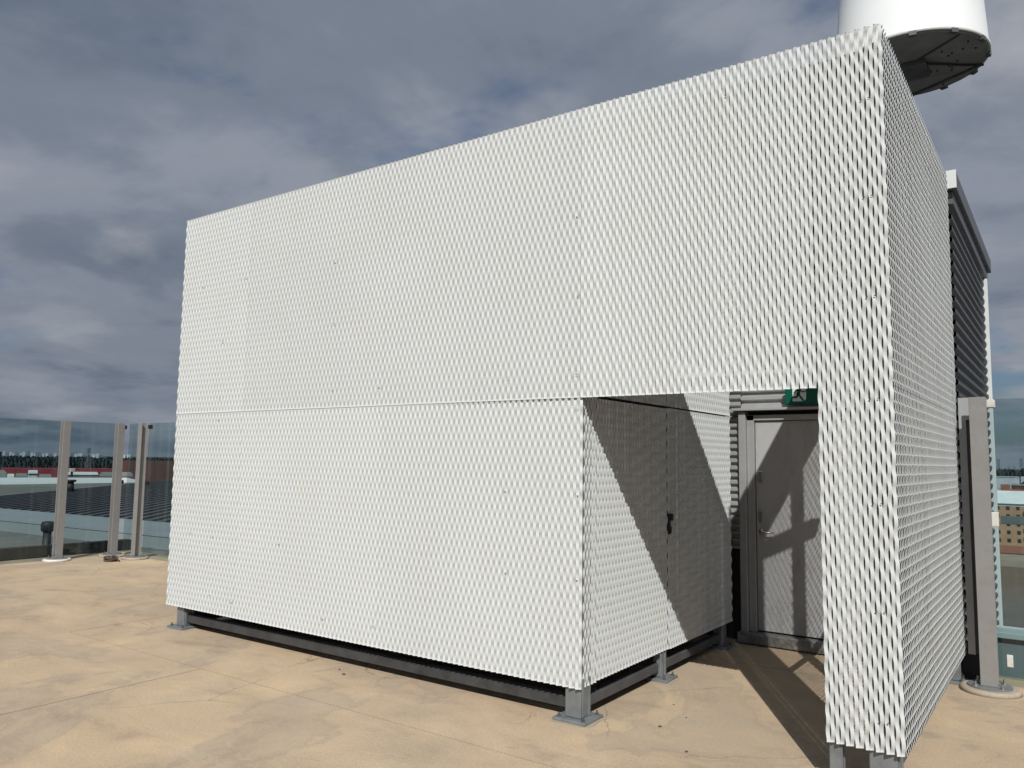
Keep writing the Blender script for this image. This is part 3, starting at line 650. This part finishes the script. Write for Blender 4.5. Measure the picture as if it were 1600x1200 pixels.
# ------------------------------------------------------------------ land, water and town far below
CAMX, CAMY, GZ = 0.818, -4.96, -30.0
struct(MB().box(-20000, 20000, -20000, 20000, GZ - 20, GZ).build('ground', 'land'))
struct(MB().box(-160, 900, 20, 296, GZ, GZ + 0.3).build('water', 'water'))
struct(MB().box(-400, 600, 297, 318, GZ, GZ + 2.2).build('quay', 'quay'))
def at(px, d):
    """ground point at distance d seen in the direction of image column px"""
    f, yaw = 1226.45, -0.6179
    a = yaw + math.atan((px - 800) / f); return Vector((CAMX + d * math.sin(a), CAMY + d * math.cos(a), GZ)), a
def block(name, px0, px1, d, z_top, depth, mat, label, cat, roof=None, group=None, z_bot=GZ):
    p0, a0 = at(px0, d); p1, a1 = at(px1, d); u = (p1 - p0); w = u.length; u.normalize(); v = Vector((-u.y, u.x, 0))
    if v.dot(p0 - Vector((CAMX, CAMY, GZ))) < 0: v = -v
    o = thing(name, label, cat, tuple(p0), group)
    pts = [p0, p1, p1 + v * depth, p0 + v * depth]
    MB().prism([(q.x, q.y) for q in pts], z_bot, z_top).build('wall', mat, o)
    e = 0.02 * depth
    if roof:
        pts = [p0 - v * .6, p1 - v * .6, p1 + v * depth, p0 + v * depth]
        MB().prism([(q.x, q.y) for q in pts], z_top + 0.02, z_top + max(0.5, 0.02 * (1.85 - GZ))).build('roof', roof, o)
    return o, p0, u, v, w
# --- left: sheds, red hall, forest, skyline
block('long_hall', -200, 232, 150, -3.22, 26, 'flash_white', 'long pale flat-roofed hall just behind the dark ribbed roof', 'hall', 'flash_white')
block('brown_shed', 106, 236, 215, -3.89, 25, 'brown_wall', 'low brown shed with pale columns behind the long pale hall', 'shed')
sheds = [(-40, 18, 330, -4.89, 60, 'grey_roof', 'grey shed at the far left edge behind the pale hall'),
         (19, 30, 300, -5.81, 30, 'far_white', 'small white shed beside the grey sheds on the left'),
         (32, 50, 360, -6.64, 50, 'grey_roof', 'low grey-green shed left of the white boxy one'),
         (51, 66, 310, -4.65, 30, 'far_white', 'white boxy shed left of the nearest taupe post'),
         (68, 88, 420, -8.49, 60, 'grey_roof', 'flat grey shed just left of the nearest taupe post'),
         (104, 160, 420, -7.48, 40, 'far_white', 'long pale shed right of the nearest taupe post'),
         (162, 214, 380, -6.47, 60, 'grey_roof', 'grey shed behind the two corner posts'),
         (166, 200, 250, -5.62, 16, 'far_white', 'pale stepped roof unit between the two corner posts')]
for (a, b, d, zt, dp, m, lab) in sheds: block('shed', a, b, d, zt, dp, m, lab, 'shed', 'pale_roof' if m == 'far_white' else None)
rh = block('red_hall', -120, 250, 900, -12.18, 60, 'red_wall', 'very long low dark red hall in the distance on the left', 'hall')
block('red_block', 190, 330, 620, -2.0, 40, 'brown_wall', 'dark red-brown block beside the left edge of the enclosure', 'building')
block('dark_tower_block', -60, 8, 800, 3.5, 40, 'navy', 'dark navy block cut off by the left picture edge', 'building')
def forest():
    b = MB()
    for ring, (d, h) in enumerate(((1050, 10), (1250, 13), (1500, 15), (1900, 17), (2400, 19), (3100, 21), (3900, 24))):
        prev = None; n = 700
        for k in range(n + 1):
            px = -500 + 1300 * k / n
            q, a = at(px, d * (1 + 0.02 * random.random())); zt = GZ + h * random.uniform(0.75, 1.12)
            c = (q, q + Vector((0, 0, zt - GZ)), q + Vector((math.sin(a), math.cos(a), 0)) * d * 0.1 + Vector((0, 0, (zt - GZ) * 0.8)))
            if prev: b.add([*prev, *c], [(0, 3, 4, 1), (1, 4, 5, 2)])
            prev = c
    o = b.build('forest', 'forest', None, 'stuff'); tag(o, 'dark wooded belt below the horizon behind the left glass screen', 'forest')
forest()
def forest_right():
    b = MB()
    for (d, h) in ((640, 11), (800, 13), (1100, 14), (1600, 17), (2400, 22), (3600, 27)):
        prev = None; n = 160
        for k in range(n + 1):
            px = 1350 + 500 * k / n; q, a = at(px, d * (1 + 0.02 * random.random())); zt = h * random.uniform(0.7, 1.15)
            c = (q, q + Vector((0, 0, zt)), q + Vector((math.sin(a), math.cos(a), 0)) * d * 0.08 + Vector((0, 0, zt * 0.8)))
            if prev: b.add([*prev, *c], [(0, 3, 4, 1), (1, 4, 5, 2)])
            prev = c
    tag(b.build('tree_belt', 'forest', None, 'stuff'), 'dark tree belts among the roofs across the harbour', 'trees')
forest_right()
sky_l = [(10, 3, 14), (14, 5, 6), (20, 4, 10), (25, 3, 4), (29, 6, 9), (36, 3, 5), (40, 4, 12), (47, 5, 16), (53, 4, 9), (58, 2, 5), (61, 8, 11), (71, 3, 4), (76, 4, 7), (82, 5, 4), (89, 4, 8),
         (108, 6, 8), (115, 5, 10), (121, 4, 5), (126, 7, 9), (135, 4, 4), (148, 6, 6), (155, 4, 9), (160, 6, 4), (194, 6, 6), (203, 5, 8)]
for i, (px, w, zt) in enumerate(sky_l):
    block('distant_building', px, px + w, 4300, zt, 60, 'far_white' if i % 3 != 1 else 'far_blue', 'tiny pale building in the far skyline left of the enclosure', 'building', None, 'far skyline buildings')
def pylon():
    q, a = at(143, 950); o = thing('lattice_mast', 'thin dark lattice mast rising above the horizon left of the corner posts', 'mast', tuple(q))
    H = 39.0
    for sx in (-1, 1):
        for sy_ in (-1, 1):
            MB().bar(q + Vector((sx * 2.6, sy_ * 2.6, 0)), q + Vector((sx * 0.7, sy_ * 0.7, H)), 0.45, 0.45, (0.3, 1, 0)).build('leg', 'far_blue', o)
    for k in range(7):
        z0_, z1_ = H * k / 7, H * (k + 1) / 7; w0, w1 = 2.6 - 1.9 * k / 7, 2.6 - 1.9 * (k + 1) / 7
        MB().bar(q + Vector((-w0, 0, z0_)), q + Vector((w1, 0, z1_)), 0.3, 0.3, (0, 1, 0)).bar(q + Vector((w0, 0, z0_)), q + Vector((-w1, 0, z1_)), 0.3, 0.3, (0, 1, 0)).build('bracing', 'far_blue', o)
    MB().box(q.x - 1.5, q.x + 1.5, q.y - 1.5, q.y + 1.5, q.z + H - 4, q.z + H).build('platform', 'far_blue', o)
pylon()
def yard_lamp():
    q, a = at(119, 240); o = thing('yard_lamp', 'dark pole with a pale lamp head behind the pale hall', 'lamp', tuple(q))
    MB().tube([q, q + Vector((0, 0, 27.2))], 0.28, 8).build('pole', 'navy', o)
    MB().box(q.x - .6, q.x + .6, q.y - .6, q.y + .6, q.z + 27.2, q.z + 28.2, 0.1).build('lamp_head', 'cream', o)
yard_lamp()
def lantern():
    q = Vector((-24.2, 12.9, -1.0)); o = thing('roof_lantern', 'small greenish glazed roof lantern next to the enclosure edge', 'skylight', tuple(q))
    MB().box(q.x - 2, q.x + 1.5, q.y - .8, q.y + .8, -1.0, -0.4).build('kerb', 'coping', o)
    MB().box(q.x - 1.9, q.x + 1.4, q.y - .7, q.y + .7, -0.395, 0.55).build('glazing', 'glass', o)
    for k in range(5): MB().box(q.x - 1.95 + k * 0.83, q.x - 1.88 + k * 0.83, q.y - .78, q.y - .70, -0.395, 0.6).build('mullion', 'far_white', o)
    MB().box(q.x - 2, q.x + 1.5, q.y - .8, q.y + .8, 0.6, 0.66).build('cap', 'far_white', o)
lantern()

# --- right: apartment block across the water and the town behind it
ap = thing('apartment_block', 'long tan brick apartment block with a white roof on the far quay', 'building', (-20, 322, GZ + 2.2))
AY, AB, AT = 322.0, GZ + 2.2, -11.0
MB().box(-75, 45, AY, AY + 13, AB, AT).build('wall', 'brick', ap)
MB().prism([(-75.5, 0), (45.5, 0), (45.5, 1), (-75.5, 1)], 0, 1)
rb = MB(); v = [(-76, AY - 0.8, AT + 0.3), (46, AY - 0.8, AT + 0.3), (46, AY + 13.8, AT + 0.3), (-76, AY + 13.8, AT + 0.3), (-76, AY + 6.5, AT + 4.6), (46, AY + 6.5, AT + 4.6)]
rb.add(v, [(0, 1, 5, 4), (3, 4, 5, 2), (0, 4, 3), (1, 2, 5), (0, 3, 2, 1)]).build('roof', 'pale_roof', ap)
MB().box(-75.2, 45.2, AY - 0.12, AY, AT - 0.6, AT + 0.28).build('eaves_band', 'flash_white', ap)
wm = None; bal = None
FH = (AT - AB) / 6
for fl in range(6):
    z = AB + fl * FH + 0.9
    for i in range(17):
        x = -42 + i * 3.0
        if i % 4 == 2:
            if fl == 0: continue
            if bal is None:
                bal = MB().box(x - 1.1, x + 1.1, AY - 1.3, AY - 0.02, z - 0.9, z + 0.2).build('balcony', 'flash_white', ap)
                bx0, bz0 = x, z; bw = MB().box(x - 1.0, x + 1.0, AY - 0.06, AY - 0.01, z + 0.2, z + 1.5).build('balcony_door', 'window', ap)
            else: dup(bal, (x - bx0, 0, z - bz0), ap); dup(bw, (x - bx0, 0, z - bz0), ap)
        else:
            if wm is None:
                wm = MB().box(x - 0.55, x + 0.55, AY - 0.06, AY - 0.01, z, z + 1.3).build('window', 'window', ap); wx0, wz0 = x, z
            else: dup(wm, (x - wx0, 0, z - wz0), ap)
MB().box(-75, 45, AY - 0.25, AY - 0.13, AB, AB + 2.6).build('plinth', 'brick_red', ap)
def gable(name, px0, px1, d, eave, ridge, dep, wall, roofm, label):
    o, p0, u, v, w = block(name, px0, px1, d, eave, dep, wall, label, 'house')
    a, b, c, e = [Vector((*(q.xy), eave + .05)) for q in (p0 - v * .5 - u * .5, p0 + u * (w + .5) - v * .5, p0 + u * (w + .5) + v * dep, p0 - u * .5 + v * dep)]
    r0 = (a + e) / 2; r1 = (b + c) / 2; r0.z = r1.z = ridge
    MB().add([a, b, c, e, r0, r1], [(0, 1, 5, 4), (3, 4, 5, 2), (0, 4, 3), (1, 2, 5), (0, 3, 2, 1)]).build('roof', roofm, o)
gable('house', 1566, 1640, 395, -10.5, -7.4, 14, 'cream', 'tile_red', 'cream house with a red tiled roof behind the apartment block')
block('brick_block', 1560, 1575, 560, -8.6, 25, 'brick_red', 'red brick block above the red-roofed house across the harbour', 'building')
block('dark_block', 1577, 1660, 590, -9.4, 25, 'brown_wall', 'dark brown block right of the red brick block', 'building', 'grey_roof')
block('pale_warehouse', 1530, 1556, 520, -12.5, 30, 'grey_roof', 'grey shed beside the corrugated stairwell edge', 'building')
block('pale_warehouse', 1545, 1572, 640, -13.5, 20, 'far_white', 'white shed in front of the red brick block', 'building')
block('green_warehouse', 1548, 1590, 1000, -8.6, 40, 'far_white', 'pale green-roofed warehouse under the right horizon', 'building', 'far_white')
block('green_warehouse', 1592, 1680, 1150, -9.2, 40, 'far_white', 'pale warehouse at the right picture edge under the horizon', 'building')
for px, w, zt in ((1556, 5, 36), (1591, 6, 40), (1572, 3, 8), (1581, 4, 6)):
    block('distant_tower', px, px + w, 3800, zt, 30, 'far_blue', 'faint blue-grey block on the far right horizon', 'building', None, 'far right horizon blocks')
# parapet of the lower storey beyond the right screen
struct(MB().box(-0.4, 12, 3.46, 9.2, -3.0, -0.78).build('lower_terrace', 'felt'))
pr = thing('lower_parapet', 'low parapet with a pale capping just outside the right glass screen', 'parapet', (2, 5.2, -0.78))
MB().box(0.05, 12, 5.0, 5.3, -0.78, 0.055).build('parapet_wall', 'coping', pr)
MB().box(0.05, 12, 4.94, 5.36, 0.057, 0.12, 0.006).build('capping', 'pale_roof', pr)
